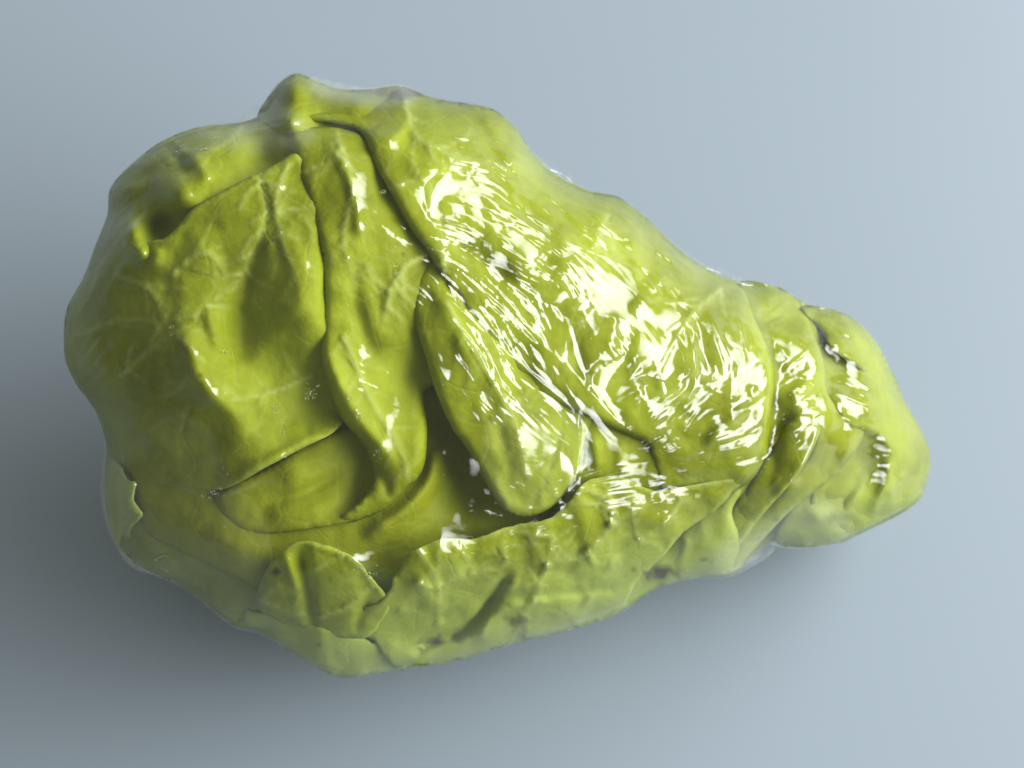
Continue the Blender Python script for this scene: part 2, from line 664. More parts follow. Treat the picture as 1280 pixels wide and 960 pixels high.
def polar(silp, na, nr):
    """points on rays from CEN to the outline; rings crowd towards the outline"""
    d = silp[:, :2] - CEN
    ang = np.unwrap(np.arctan2(d[:, 1], d[:, 0]))
    rad = np.hypot(d[:, 0], d[:, 1])
    if ang[-1] < ang[0]:
        ang, rad = ang[::-1], rad[::-1]
    ang2 = np.concatenate([ang - 2 * np.pi, ang, ang + 2 * np.pi])
    rad2 = np.concatenate([rad] * 3)
    # even arc length round the outline
    o = np.argsort(ang2)
    ang2, rad2 = ang2[o], rad2[o]
    fa = np.linspace(0, 2 * np.pi, 4000)
    fr = np.interp(fa, ang2, rad2)
    x, y = fr * np.cos(fa), fr * np.sin(fa)
    s_ = np.concatenate([[0], np.cumsum(np.hypot(np.diff(x), np.diff(y)))])
    a = np.interp(np.linspace(0, s_[-1], na, endpoint=False), s_, fa)
    r = np.interp(a, ang2, rad2)
    t = np.linspace(0, 1, nr)
    t = 0.72 * t + 0.28 * np.sin(t * np.pi / 2)
    px = CEN[0] + np.outer(t, r * np.cos(a))
    py = CEN[1] + np.outer(t, r * np.sin(a))
    return px, py, t


def sheet_faces(nr, na, off=0, flip=False):
    i = np.arange(nr - 1)[:, None] * na
    j = np.arange(na)[None]
    a, b = i + j, i + (j + 1) % na
    f = np.stack([a, b, b + na, a + na], -1).reshape(-1, 4) + off
    return f[:, ::-1] if flip else f


def closed_body(silp, U, na, nr, front, back):
    px, py, t = polar(silp, na, nr)
    x, y = px.ravel(), py.ravel()
    zf = front(x, y)
    zb = back(x, y)
    Vf, Vb = to_world(x, y, zf), to_world(x, y, zb)
    F = np.vstack([sheet_faces(nr, na), sheet_faces(nr, na, nr * na, True)])
    last = (nr - 1) * na
    j = np.arange(na)
    rim = np.stack([last + j, last + (j + 1) % na, nr * na + last + (j + 1) % na, nr * na + last + j], -1)
    return np.vstack([Vf, Vb]), np.vstack([F, rim]), x, y, zf


def back_depth(x, y):
    return mid(x, y) - swell(U_IN, x, y, 1.16)


V, F, cx_, cy_, _ = closed_body(SILP, U_IN, 360, 70,
    lambda x, y: mid(x, y) + swell(U_IN, x, y, 1.30) * 0.55 - 14 + 5 * fbm(x, y, 90, 3),
    lambda x, y: back_depth(x, y) + 16 + 4 * fbm(x, y, 110, 9))
zero = np.zeros(len(V))
core = mesh_obj('heart', V, F, M_INNER, cab, {'vein': zero, 'bruise': zero})
core['label'] = 'dense inner leaves of the head seen in the gaps'

# ------------------------------------------------------------------ the outer leaves, deepest first
L_NECK = Leaf(  # far rim of the head, lumpy
    [(322,143,0),(345,109,0),(368,93,0),(388,99,0),(420,111,0),(460,113,0),(500,108,0),(525,125,-6),(490,170,-24),(420,178,-30),(360,172,-22),(330,160,-8)],
    [(368,110,12),(352,128,2),(364,152,10),(400,130,-2),(405,150,-20),(450,128,4)], roll=8, rollw=12, bumps=[(368,106,12,18),(364,152,13,14),(450,125,6,18)], seed=1)
L_CRUMPLE = Leaf(
    [(138,240,0),(165,207,0),(205,180,0),(250,163,0),(300,155,0),(345,152,-4),(385,158,-8),(398,215,-26),(380,270,-26),(300,290,-26),(240,330,-30),(190,350,-24),(130,350,-8),(112,338,0),(120,310,0),(134,270,0)],
    [(225,247,16),(204,283,-30),(165,290,16),(180,312,8),(150,258,-2),(332,197,-26),(260,190,6),(300,172,4),(275,216,6),(190,225,4),(185,262,-4),(310,205,-14)],
    ridges=[(7,8,[(238,190),(252,210),(264,228)]),(-7,7,[(172,228),(200,212),(235,208)]),(-6,6,[(205,180),(228,205),(232,218)]),(6,6,[(150,305),(170,312),(185,322)])],
    veins=[(2,3,[(300,160),(270,185),(215,190)])], roll=6, rollw=12, bumps=[(226,247,16,24),(165,288,17,18),(180,316,10,14),(205,284,-20,18),(332,196,-16,20),(258,185,8,22),(160,235,6,14)], seed=2)
L_DEEP = Leaf(  # smooth olive sheet in the hollow
    [(134,545,-2),(165,600,-4),(172,640,-6),(185,668,-6),(230,692,-6),(280,715,-6),(325,738,-8),(380,770,-22),(440,775,-26),(500,755,-28),(560,705,-38),(640,675,-38),(690,650,-36),(690,600,-60),(600,560,-80),(540,480,-75),(470,540,-52),(380,560,-50),(280,590,-40),(200,585,-18)],
    [(300,692,0),(250,640,-12),(420,690,-16),(360,690,-8),(520,655,-18),(586,618,-66),(562,596,-46),(600,655,-26),(450,720,-20)],
    ridges=[(15,11,[(548,552),(538,600),(505,640),(455,672)]),(5,16,[(250,665),(300,690),(345,700)])], rough=1.5, roll=6, rollw=12, seed=3)
L_BAND = Leaf(
    [(150,685,0),(168,640,-18),(250,690,-20),(335,735,-20),(345,780,-10),(330,792,0),(285,775,0),(230,735,0),(180,710,0)],
    [(230,715,-8),(310,765,-16),(290,742,-14)], rough=4, seed=4, frill=5)
L_CHIP = Leaf(
    [(131,602,0),(136,574,0),(149,584,1),(157,601,2),(169,607,2),(165,628,3),(175,646,1),(163,664,1),(167,690,-1),(150,687,0),(134,650,0)],
    [(150,635,4)], ridges=[(-5,4,[(150,600),(154,640),(150,675)])], veins=[(1.5,2,[(148,680),(152,640),(148,600)])], rough=5, rim=.3, seed=5, frill=3)
L_STUB = Leaf(
    [(318,765,-10),(350,772,-6),(400,786,-6),(450,800,-18),(525,806,-26),(515,832,-6),(430,847,0),(380,825,0),(332,792,0),(305,780,0)],
    [(345,793,4),(400,815,5),(366,800,-4),(450,828,2)],
    ridges=[(6,6,[(345,785),(365,808),(395,826),(425,838)])], rough=4, seed=6, frill=4)
L_HOLLOW = Leaf(  # lower lip that curls round under the middle leaf
    [(272,614,-12),(330,585,-16),(400,545,-24),(445,535,-30),(485,570,-30),(505,612,-8),(470,638,-5),(430,654,0),(380,663,1),(335,667,0),(300,663,-4),(280,650,-12),(268,630,-18)],
    [(372,592,-5),(445,592,-28),(330,640,-11),(405,628,-13),(455,610,-24),(300,640,-10),(420,575,-18)],
    ridges=[(5,10,[(330,648),(385,640),(430,618)]),(-6,8,[(330,628),(380,615),(430,590)])], rough=1.5, roll=8, rollw=12, seed=7)
L_LEFT = Leaf(  # broad dark leaf on the left
    [(84,400,0),(98,358,0),(118,336,-1),(150,318,3),(190,301,5),(206,298,6),(225,280,6),(240,262,8),(275,240,10),(310,222,10),(345,205,8),(372,193,2),(390,235,-6),(406,290,-8),(416,350,-8),(418,410,-10),(416,450,-14),(420,500,-20),(432,520,-22),(415,541,-4),(385,557,4),(335,583,8),(300,603,6),(275,612,0),(235,610,-8),(180,600,-10),(150,580,-4),(134,555,0),(120,515,0),(95,480,0),(82,450,0),(80,420,0)],
    [(340,350,-8),(335,430,-18),(308,372,-22),(300,425,-22),(300,320,-8),(232,430,18),(250,478,18),(300,525,10),(180,470,-10),(205,505,-8),(268,405,4),(384,330,14),(388,400,13),(365,470,-18),(340,545,-2),(270,565,-2),(150,400,0),(210,360,0),(260,300,2),(385,260,2),(395,500,-24),(130,450,-2),(330,260,2),(350,230,2),(180,540,-2)],
    ridges=[(8,13,[(232,405),(240,450),(265,492),(300,525)]),(6,7,[(258,385),(266,410),(276,440)]),(-8,16,[(310,380),(300,420),(305,455)]),
            (6,6,[(290,598),(330,578),(375,555),(405,540)]),(5,8,[(196,308),(192,335)]),(-7,9,[(330,300),(310,350),(295,400)]),(4,8,[(385,270),(398,340),(396,410)])],
    veins=[(2,2.6,[(360,205),(345,250),(352,300),(372,350)]),(2,2.6,[(100,420),(150,400),(200,402),(250,392)]),(2,2.6,[(150,345),(190,365),(205,405)]),(2,2.6,[(390,470),(340,490),(290,500)]),(-3,3,[(320,205),(334,265),(318,315),(292,362)]),(-2,2.5,[(334,268),(365,262),(392,258)]),(2.5,3,[(150,470),(195,430),(225,412)]),(-2,2.5,[(235,510),(225,540)]),(2,2.5,[(215,345),(240,320),(262,318),(285,345)]),(-2,2.5,[(230,480),(205,500)]),(-2,2,[(260,383),(290,384)])],
    rough=3, rim=.3, seed=8)
L_MIDDLE = Leaf(  # folded strip in the middle
    [(364,166,-2),(400,158,-8),(430,160,-14),(478,172,-20),(502,210,-20),(532,268,-20),(572,332,-20),(598,390,-26),(562,470,-30),(532,490,-14),(534,540,4),(529,585,7),(508,612,8),(480,637,4),(440,653,0),(414,651,-2),(432,641,3),(455,622,6),(465,602,6),(463,578,6),(453,555,7),(425,520,7),(408,475,7),(401,440,6),(403,400,5),(403,350,5),(394,290,5),(379,235,5),(367,195,4)],
    [(415,300,6),(425,400,2),(420,455,13),(442,505,17),(474,555,15),(500,592,8),(470,440,-4),(485,505,-2),(520,545,8),(508,470,-22),(430,200,6),(450,255,5),(490,315,2),(420,260,0),(460,350,4),(448,300,6),(500,390,2),(510,430,-8),(500,540,4),(488,610,3),(468,590,-4)],
    ridges=[(6,9,[(402,420),(418,470),(444,518),(478,560),(498,590)]),(7,5,[(462,605),(448,630),(418,648)]),(-6,10,[(440,330),(450,400),(470,450)]),(6,6,[(415,180),(432,215),(446,255),(450,300)]),(-5,6,[(460,575),(480,600),(486,625)])],
    veins=[(2,2.6,[(420,165),(440,230),(430,300),(445,360)]),(2,2.6,[(430,420),(455,480),(500,560),(510,600)]),(3,4,[(535,318),(505,335),(488,365),(480,400)]),(1.5,2.5,[(488,365),(470,350),(455,330)]),(-1.5,2,[(380,215),(420,200)])],
    rough=2.5, roll=16, rollw=16, bumps=[(452,255,2,24),(420,190,6,18)], seed=9)
L_TONGUE = Leaf(
    [(548,318,-10),(575,335,-10),(620,390,-8),(668,448,-8),(725,490,-6),(742,512,-5),(728,560,1),(722,592,3),(700,625,3),(675,642,3),(650,646,3),(628,636,2),(605,600,3),(583,560,4),(565,535,4),(545,490,3),(530,440,1),(517,396,-1),(515,365,-5),(524,342,-8)],
    [(552,388,7),(582,455,11),(618,520,13),(660,560,9),(690,590,6),(562,480,8),(600,560,9),(545,420,6),(640,490,10),(700,550,5),(600,410,2)],
    ridges=[(5,10,[(545,360),(565,400),(590,455)]),(-4,9,[(600,480),(625,540),(640,600)])],
    veins=[(2,2.6,[(560,380),(600,450),(640,520),(660,600)]),(-2,2.5,[(700,540),(685,590),(660,635)]),(1.5,2,[(620,600),(640,640)])], rough=2.5, roll=9, rollw=11, rim=.25, seed=10)
L_UNDER = Leaf(
    [(690,500,-20),(765,530,-18),(840,555,-16),(950,555,-18),(958,590,-14),(920,625,-16),(830,645,-20),(740,655,-20),(700,640,-20),(715,590,-14)],
    [(745,560,-4),(790,580,-8),(870,580,-3)],
    ridges=[(4,7,[(742,540),(748,590)]),(4,7,[(775,550),(778,590)])], rough=2, roll=4, rollw=8, seed=11)
L_SHOULDER = Leaf(  # big leaf over the right half
    [(335,146,-6),(380,150,-4),(420,154,-2),(452,166,4),(468,205,7),(488,240,7),(511,282,7),(532,312,7),(554,346,7),(589,396,7),(640,464,7),(690,500,6),(740,523,4),(785,543,4),(808,556,3),(816,580,-1),(828,622,-9),(880,622,-9),(932,606,-9),(956,572,-3),(962,530,6),(967,470,10),(957,430,10),(942,395,7),(928,362,0),(895,343,0),(850,313,0),(805,271,0),(770,246,0),(735,239,0),(690,216,0),(665,191,0),(645,161,0),(615,137,0),(575,129,0),(540,123,0),(505,110,0),(470,125,-8),(430,136,-12),(385,138,-12),(345,136,-8)],
    [(490,190,12),(505,150,6),(530,205,14),(560,275,2),(598,200,18),(625,175,4),(655,200,10),(700,300,14),(640,340,4),(605,320,-6),(545,300,8),(760,390,10),(850,420,10),(900,480,8),(930,420,4),(720,440,10),(680,420,6),(820,500,6),(770,500,6),(900,540,4),(620,395,4),(750,300,10),(850,360,8),(460,155,-2),(575,330,2),(660,450,10)],
    ridges=[(-8,14,[(560,300),(600,325),(640,360)]),(-9,9,[(588,140),(612,180),(628,220)]),(5,6,[(512,150),(495,170),(480,175)]),(6,12,[(780,260),(800,330),(790,380)]),(-5,10,[(815,300),(800,350),(775,390)]),
            (4,8,[(500,215),(540,212),(575,225)]),(-5,10,[(840,520),(900,520),(950,500)]),(5,9,[(880,560),(920,520),(955,480)]),(-6,7,[(645,465),(690,490),(720,505)])],
    veins=[(2.2,3,[(505,125),(520,170),(555,190),(600,230)]),(2,3,[(600,400),(560,350),(530,300)]),(2,3,[(900,360),(860,400),(820,470)]),(2,3,[(950,450),(900,470),(850,500)]),(-2,2.5,[(540,230),(555,300),(560,360)]),(1.5,2,[(470,240),(520,225),(560,215)]),(-2,3,[(760,270),(745,330),(750,400)])], rough=3.5, roll=13, rollw=14, bumps=[(480,172,11,16),(530,205,10,28),(655,195,9,22),(765,268,9,28),(505,130,6,16),(900,420,6,30)], seed=12)
L_COLLAR = Leaf(  # pale leaf past the deep crack
    [(925,353,-6),(975,361,0),(1002,383,0),(1018,420,4),(1030,455,5),(1034,490,5),(1052,515,4),(1080,540,4),(1046,592,6),(992,635,6),(950,678,3),(912,717,0),(885,700,-16),(900,650,-22),(930,600,-24),(945,540,-26),(950,470,-26),(935,400,-20)],
    [(988,430,6),(1003,520,8),(980,600,8),(1045,545,6),(950,650,2),(962,400,-14),(978,470,-20),(976,540,-24),(950,600,-16),(1000,460,4),(1002,500,5)],
    ridges=[(-7,6,[(1022,510),(1005,570),(960,630),(935,665)]),(5,7,[(985,500),(1010,480),(1025,470)]),(6,6,[(960,560),(985,535),(1005,520)]),(5,4,[(1076,545),(1044,592),(992,634),(950,677)])], rough=5, roll=12, rollw=12, rim=.3, seed=13)
L_TIP = Leaf(  # floor of the hollows at the tip
    [(1000,384,-2),(1045,389,-2),(1075,406,-2),(1098,433,-2),(1112,466,-2),(1130,501,-2),(1150,536,-2),(1160,571,-2),(1153,606,-2),(1140,631,-2),(1085,662,0),(1040,680,0),(1000,684,0),(970,677,-4),(985,640,-18),(1030,590,-24),(1050,540,-26),(1025,490,-28),(1010,430,-22)],
    [(1052,462,-44),(1068,512,-34),(1088,575,-50),(1066,590,-46),(1112,600,-20),(1055,625,-26),(1090,455,-22),(1020,655,-6),(1120,550,-20),(1080,645,-6)],
    ridges=[(5,8,[(1010,650),(1050,640),(1075,620)]),(-5,8,[(1000,668),(1040,655),(1070,650)])], rough=5, roll=4, rollw=12, seed=14)
L_LOBE = Leaf(
    [(1002,384,-2),(1045,389,0),(1075,406,0),(1098,433,0),(1112,464,0),(1096,474,2),(1078,462,3),(1060,450,3),(1044,440,2),(1034,428,0),(1024,408,-4)],
    [(1065,422,9),(1088,450,7),(1030,398,-4)], ridges=[(-5,7,[(1012,390),(1025,415),(1034,428)]),(3,4,[(1050,400),(1080,425),(1100,455)])], rough=4, roll=5, rollw=8, rim=.3, seed=18)
L_FLAP = Leaf(  # folded over the tip, dented where it hangs free
    [(1012,440,-20),(1040,432,-14),(1080,452,-6),(1112,462,-1),(1131,502,0),(1151,537,0),(1163,571,0),(1157,606,0),(1141,633,0),(1084,663,0),(1042,680,0),(1012,660,-16),(1020,600,-24),(1040,550,-24),(1020,500,-24)],
    [(1055,462,-26),(1068,508,6),(1095,512,7),(1122,560,7),(1084,572,-32),(1066,584,-26),(1098,556,-12),(1112,590,4),(1108,632,5),(1060,630,-14),(1140,590,2),(1048,500,0),(1078,600,-24)],
    ridges=[(7,6,[(1042,500),(1060,528),(1098,540),(1116,566)]),(6,6,[(1112,575),(1106,606),(1088,645)]),(-9,5,[(1122,630),(1133,608),(1145,586)]),(5,4,[(1110,622),(1116,606),(1132,590)]),(-4,5,[(1090,490),(1110,525),(1124,560)]),(-6,6,[(1030,640),(1060,615),(1075,590)]),(5,5,[(1020,655),(1052,640),(1080,612)])], rough=4, seed=19)
L_SIDE = Leaf(  # pale leaf below the diagonal crack
    [(935,600,-14),(915,640,-6),(932,690,-6),(912,718,0),(870,722,0),(820,736,0),(780,760,0),(765,745,-20),(805,705,-28),(855,655,-28)],
    [(850,678,-16),(872,698,2),(845,715,3),(900,660,2),(830,715,-2)],
    ridges=[(4,5,[(860,670),(850,710)])], rough=3, roll=8, rollw=12, seed=15)
L_SASH = Leaf(  # long leaf edge sweeping down from the tip
    [(1003,503,4),(1030,520,7),(1003,585,10),(952,645,9),(908,702,3),(882,717,-1),(884,690,-12),(925,620,-18),(960,565,-18),(985,525,-8)],
    [(1005,540,9),(975,600,6),(930,660,2),(950,600,-4)], ridges=[(4,4,[(1028,524),(1002,584),(952,643)])], rough=4, roll=6, rollw=8, rim=.35, seed=20)
L_FRONT = Leaf(  # veined leaf along the front
    [(478,752,2),(490,728,5),(510,697,8),(530,681,10),(565,673,8),(600,673,8),(630,661,6),(660,655,6),(690,646,8),(718,623,9),(733,602,5),(755,595,4),(777,597,4),(800,610,7),(830,613,6),(870,607,6),(905,601,4),(932,600,0),(900,630,-2),(860,662,-3),(820,704,-3),(792,732,0),(772,764,0),(700,790,0),(640,805,0),(560,828,0),(500,836,0),(481,824,-5),(470,802,-14),(440,792,-20),(450,765,-14)],
    [(555,715,12),(535,745,10),(605,742,-4),(578,775,-10),(650,705,8),(700,690,8),(745,640,6),(765,700,6),(830,650,8),(660,775,4),(530,802,-18),(500,815,-12),(610,790,6),(720,740,4),(570,810,-2),(800,700,4)],
    ridges=[(-18,7,[(640,712),(612,752),(590,780),(562,798)]),(-16,8,[(580,792),(545,800),(512,818)]),(-5,5,[(590,752),(650,745),(720,742),(790,735)]),(5,5,[(600,800),(610,775),(640,757)]),(4,8,[(520,720),(545,760)])],
    veins=[(3,3,[(548,780),(548,735),(535,705),(524,688)]),(2.5,2.5,[(548,732),(590,715),(588,702),(572,686)]),(2.5,2.5,[(590,716),(632,706),(625,680)]),(3,3,[(640,800),(680,720),(690,670)]),(3,3,[(700,705),(735,690),(764,655),(763,625),(752,605)]),(2,2.5,[(764,655),(778,658)]),(2.5,3,[(720,780),(770,700),(830,655)]),(2,2.5,[(680,715),(720,665)]),(2,2,[(500,765),(545,765),(590,740)]),(2,2.2,[(640,757),(700,748),(790,738)]),(2,2.2,[(735,690),(745,720),(730,760)]),(2,2,[(830,655),(850,630),(848,615)]),(2,2,[(800,680),(790,640),(800,615)]),(2,2,[(690,670),(655,668),(640,660)]),(1.6,2,[(548,735),(510,728)]),(1.6,2,[(680,720),(650,735),(610,730)])],
    rough=5.5, rim=.4, seed=16, frill=2.6)
L_CURL = Leaf(  # small crisp leaf that stands up at the front
    [(320,745,0),(330,716,4),(348,692,9),(372,678,12),(410,681,12),(440,698,12),(465,727,10),(486,753,7),(478,776,2),(455,797,0),(420,797,-6),(380,787,-6),(345,777,0),(325,763,0)],
    [(425,730,14),(358,728,12),(400,765,4),(450,760,4),(350,755,6)],
    ridges=[(-15,8,[(378,682),(381,715),(386,750),(392,785)]),(8,7,[(356,690),(364,715),(376,742)]),(-7,6,[(462,745),(450,770),(445,790)]),(4,3,[(372,679),(440,698),(486,753)])],
    veins=[(2.5,2.5,[(386,715),(415,700),(430,692)]),(2.5,2.5,[(400,772),(440,755),(462,735),(470,730)]),(2,2.5,[(325,750),(360,765),(400,772)])],
    rough=5, rim=.4, seed=17, frill=1.8)

for lf, mat, lab in (
        (L_NECK, M_LEAF, 'lumpy leaf on the far rim of the head'),
        (L_CRUMPLE, M_LEAF, 'crumpled leaf with round bumps at the upper left'),
        (L_DEEP, M_INNER, 'smooth olive leaf deep in the hollow'),
        (L_BAND, M_LEAF, 'pale green leaf low on the left'),
        (L_CHIP, M_PALE, 'small pale leaf scrap at the left edge'),
        (L_STUB, M_PALE, 'whitish leaf base at the bottom'),
        (L_HOLLOW, M_INNER, 'curled lip under the middle fold'),
        (L_LEFT, M_LEAF, 'broad dark leaf on the left'),
        (L_MIDDLE, M_LEAF, 'folded strip leaf down the middle'),
        (L_UNDER, M_LEAF, None),
        (L_TONGUE, M_LEAF, 'tongue shaped leaf end in the middle'),
        (L_SHOULDER, M_LEAF, 'large leaf over the right half under the glare'),
        (L_TIP, M_LEAF, 'leaf under the fold at the pointed tip'),
        (L_FLAP, M_LEAF, 'dented leaf folded over the pointed tip'),
        (L_LOBE, M_LEAF, 'bright lobe above the dent near the tip'),
        (L_COLLAR, M_LEAF, 'leaf past the deep crack near the tip'),
        (L_SASH, M_LEAF, 'long leaf edge sweeping down from the tip'),
        (L_SIDE, M_PALE, 'pale bruised leaf low on the right'),
        (L_FRONT, M_LEAF, 'veined frilly leaf along the front'),
        (L_CURL, M_LEAF, 'small crisp leaf curled up at the front')):
    build_leaf(lf, mat, 'leaf', label=lab)

# ------------------------------------------------------------------ the clear film
# pulled tight like a membrane: it rests on what stands out and bridges the gaps
core_z = base(GX, GY) - 20
in_f = inside(GX, GY, FSILP)
fbase = mid(GX, GY) + swell(U_FILM, GX, GY) * 1.0
obst = np.where(COMPOSITE > -5e3, np.maximum(COMPOSITE, core_z), core_z) + 2.0
u = None
for g, its in ((8, 500), (4, 350), (2, 120)):
    inf2 = in_f[::g, ::g]
    fb2 = fbase[::g, ::g]
    low2 = mid(GX, GY)[::g, ::g]
    half = np.where(inf2, np.maximum(obst[::g, ::g], fb2 - 22), low2)
    u = half.copy() if u is None else np.where(inf2, np.maximum(half, np.kron(u, np.ones((2, 2)))[:half.shape[0], :half.shape[1]]), low2)
    for it in range(its):
        s_ = u.copy()
        s_[1:-1, 1:-1] = 0.25 * (u[:-2, 1:-1] + u[2:, 1:-1] + u[1:-1, :-2] + u[1:-1, 2:])
        u = np.where(inf2, np.maximum(half, s_), low2)
# at the tip the film is sucked into the hollows
X2, Y2 = GX[::2, ::2], GY[::2, ::2]
wcl = np.maximum(0.4 * np.exp(-((X2 - 1055) ** 2 + (Y2 - 455) ** 2) / 60 ** 2), 0.5 * np.exp(-((X2 - 1085) ** 2 + (Y2 - 580) ** 2) / 60 ** 2))
wcl = np.maximum(wcl, 0.8 * np.exp(-((X2 - 960) ** 2 / 40 ** 2 + (Y2 - 520) ** 2 / 110 ** 2)))
u = np.where(inf2, u * (1 - wcl) + wcl * blur(half, 2), low2)
rel2 = np.where(inf2, u - fb2, 0)
# keep relative to the film's own swollen form so that the rim stays round
rel = bilin(rel2, GX / 2.0, GY / 2.0)

# wrinkles: strokes traced along a field of directions, (x, y, degrees; + = down to the right)
DIRS = np.array([(600,165,20),(590,205,12),(650,220,42),(700,255,35),(540,265,18),(640,300,22),(770,265,36),(830,320,42),(590,360,32),(560,400,55),(620,460,60),(655,500,42),(750,510,46),
                 (705,420,70),(730,470,60),(790,500,-42),(850,520,-48),(905,420,72),(830,400,55),(900,540,-22),(900,572,-8),(820,592,2),(815,632,-12),(945,560,-35),(1060,410,28),(1070,500,24),(1110,555,14),
                 (980,430,-40),(105,450,-58),(150,290,-42),(110,380,-60),(630,610,8),(650,690,-10),(440,480,15),(330,560,-30),(700,640,-12),(940,640,-20),(1080,640,5),(250,250,-20),(420,180,30),(500,800,-10),(230,700,40)], float)


def flow(x, y):
    d = 1.0 / ((DIRS[:, 0] - x) ** 2 + (DIRS[:, 1] - y) ** 2 + 200.0) ** 1.5
    a = np.radians(DIRS[:, 2]) * 2
    return 0.5 * math.atan2((d * np.sin(a)).sum(), (d * np.cos(a)).sum())


WR = np.zeros((960, 1280))


def stroke(pts, amp, wid):
    """one ridge added to the wrinkle map"""
    P = np.asarray(pts, float)
    lo = np.floor(P.min(0) - 3 * wid).astype(int)
    hi = np.ceil(P.max(0) + 3 * wid).astype(int)
    x0, y0, x1, y1 = max(lo[0], 0), max(lo[1], 0), min(hi[0], 1279), min(hi[1], 959)
    if x1 <= x0 or y1 <= y0:
        return
    X, Y = GX[y0:y1, x0:x1], GY[y0:y1, x0:x1]
    d, t = seg_dist(X, Y, P)
    WR[y0:y1, x0:x1] += amp * np.exp(-np.sqrt(d * d + 0.5) / wid) * np.clip(np.minimum(t, 1 - t) * 4, 0, 1)


# (centre x, y, radius x, y, count, length, width, height)
ZONES = [(600,185,45,50,46,46,2.4,1.6),(655,205,25,55,30,40,2.4,1.5),(700,270,95,50,60,90,3.0,2.0),(790,280,50,40,44,60,2.6,1.7),(840,335,28,36,30,36,2.4,1.5),
         (600,290,90,45,40,100,2.8,1.8),(640,370,90,55,55,90,2.8,2.0),(610,430,55,70,45,70,2.8,1.9),(670,490,60,40,40,60,2.6,1.6),
         (850,430,80,60,60,60,3.0,2.0),(840,520,80,40,60,56,2.8,1.9),(910,560,80,22,40,90,2.6,1.6),(815,610,32,40,26,34,2.2,1.5),(960,540,30,60,34,36,2.4,1.6),
         (1000,455,50,75,40,40,2.4,2.0),(1065,420,40,36,34,44,2.6,1.5),(1080,510,45,40,44,44,2.6,1.7),(1120,560,30,40,24,34,2.4,1.3),(960,380,20,24,12,24,2.4,1.2),
         (105,440,30,50,26,40,2.6,1.6),(135,300,25,70,22,60,2.6,1.6),(640,620,40,30,18,40,2.2,1.0),(690,640,60,30,16,40,2.2,1.0),(430,500,50,60,22,30,1.8,.6),
         (950,640,50,40,24,40,2.4,1.2),(300,190,120,40,14,50,2.4,.8),(700,720,120,50,22,50,2.2,.9),(300,600,80,40,10,30,1.8,.5)]
rs = random.Random(11)
for zx, zy, rx, ry, cnt, ln, wd, am in ZONES:
    for k in range(cnt):
        r, th = math.sqrt(rs.random()), rs.random() * 6.283
        x, y = zx + rx * r * math.cos(th), zy + ry * r * math.sin(th)
        n = max(3, int(ln * rs.uniform(.5, 1.3) / 8))
        pts = [(x, y)]
        jit = rs.uniform(-.15, .15)
        for q in range(n):
            a = flow(x, y) + jit + rs.uniform(-.08, .08)
            x += 8 * math.cos(a)
            y += 8 * math.sin(a)
            pts.append((x, y))
        stroke(pts, .6 * am * rs.uniform(.35, 1.2) * (1 if rs.random() < .8 else -1), wd * rs.uniform(.7, 1.5))


def comb(cx, cy, deg, n, gap, ln, wid, amp, lean=0.0):
    """a row of short parallel wrinkles, side by side across their own direction"""
    a = math.radians(deg)
    ux, uy, vx, vy = math.cos(a), math.sin(a), -math.sin(a), math.cos(a)
    for k in range(n):
        o = (k - (n - 1) / 2) * gap + rs.uniform(-.25, .25) * gap
        l = ln * rs.uniform(.6, 1.25)
        sh = rs.uniform(-.15, .15) * ln + lean * o
        b = rs.uniform(-2, 2)
        x0, y0 = cx + vx * o + ux * sh, cy + vy * o + uy * sh
        stroke([(x0 + ux * t * l + vx * b * (1 - 4 * t * t), y0 + uy * t * l + vy * b * (1 - 4 * t * t)) for t in (-.5, -.25, 0, .25, .5)], amp * rs.uniform(.6, 1.2), wid)


for c in [(648,182,36,12,7,36,2.6,6.0,0),(592,186,16,12,6,50,2.1,2.6,.3),(772,268,38,11,7,42,2.6,6.0,0),(745,285,36,10,6,36,2.1,2.4,0),(833,330,42,10,7,38,2.6,6.0,0),(700,330,24,10,7,50,2.2,1.7,0),
          (1060,408,22,8,7,44,2.6,6.0,0),(1080,512,20,11,6,48,2.4,4.0,0),(1110,560,4,8,7,26,2.2,2.4,0),(820,628,-12,9,8,38,2.2,3.4,0),(970,520,-42,17,6,20,2.2,3.4,0),(975,590,-34,11,6,28,2.3,3.2,0),
          (112,440,-58,9,6.5,36,2.2,1.8,0),(888,440,68,8,7,50,2.4,1.8,.2),(955,374,30,6,7,26,2.6,5.0,0),(860,535,-44,9,8,46,2.4,1.9,0),(800,520,-40,7,8,36,2.3,1.9,0),(640,605,6,9,6.5,42,2.0,1.0,0),
          (690,625,-14,7,7,36,2.3,3.0,0),(765,610,-10,8,7,60,2.4,3.6,0),(620,440,58,6,7,50,2.3,1.9,0),(425,490,8,12,6,22,1.8,.8,0),(940,545,-20,6,7,50,2.4,1.8,0),(830,585,0,5,6,46,2.0,1.3,0),(1095,610,8,8,6,24,2.2,1.0,0),(992,440,-30,12,8,34,2.4,3.0,0),(1005,500,-35,10,7,30,2.4,3.0,0)]:
    comb(*c)
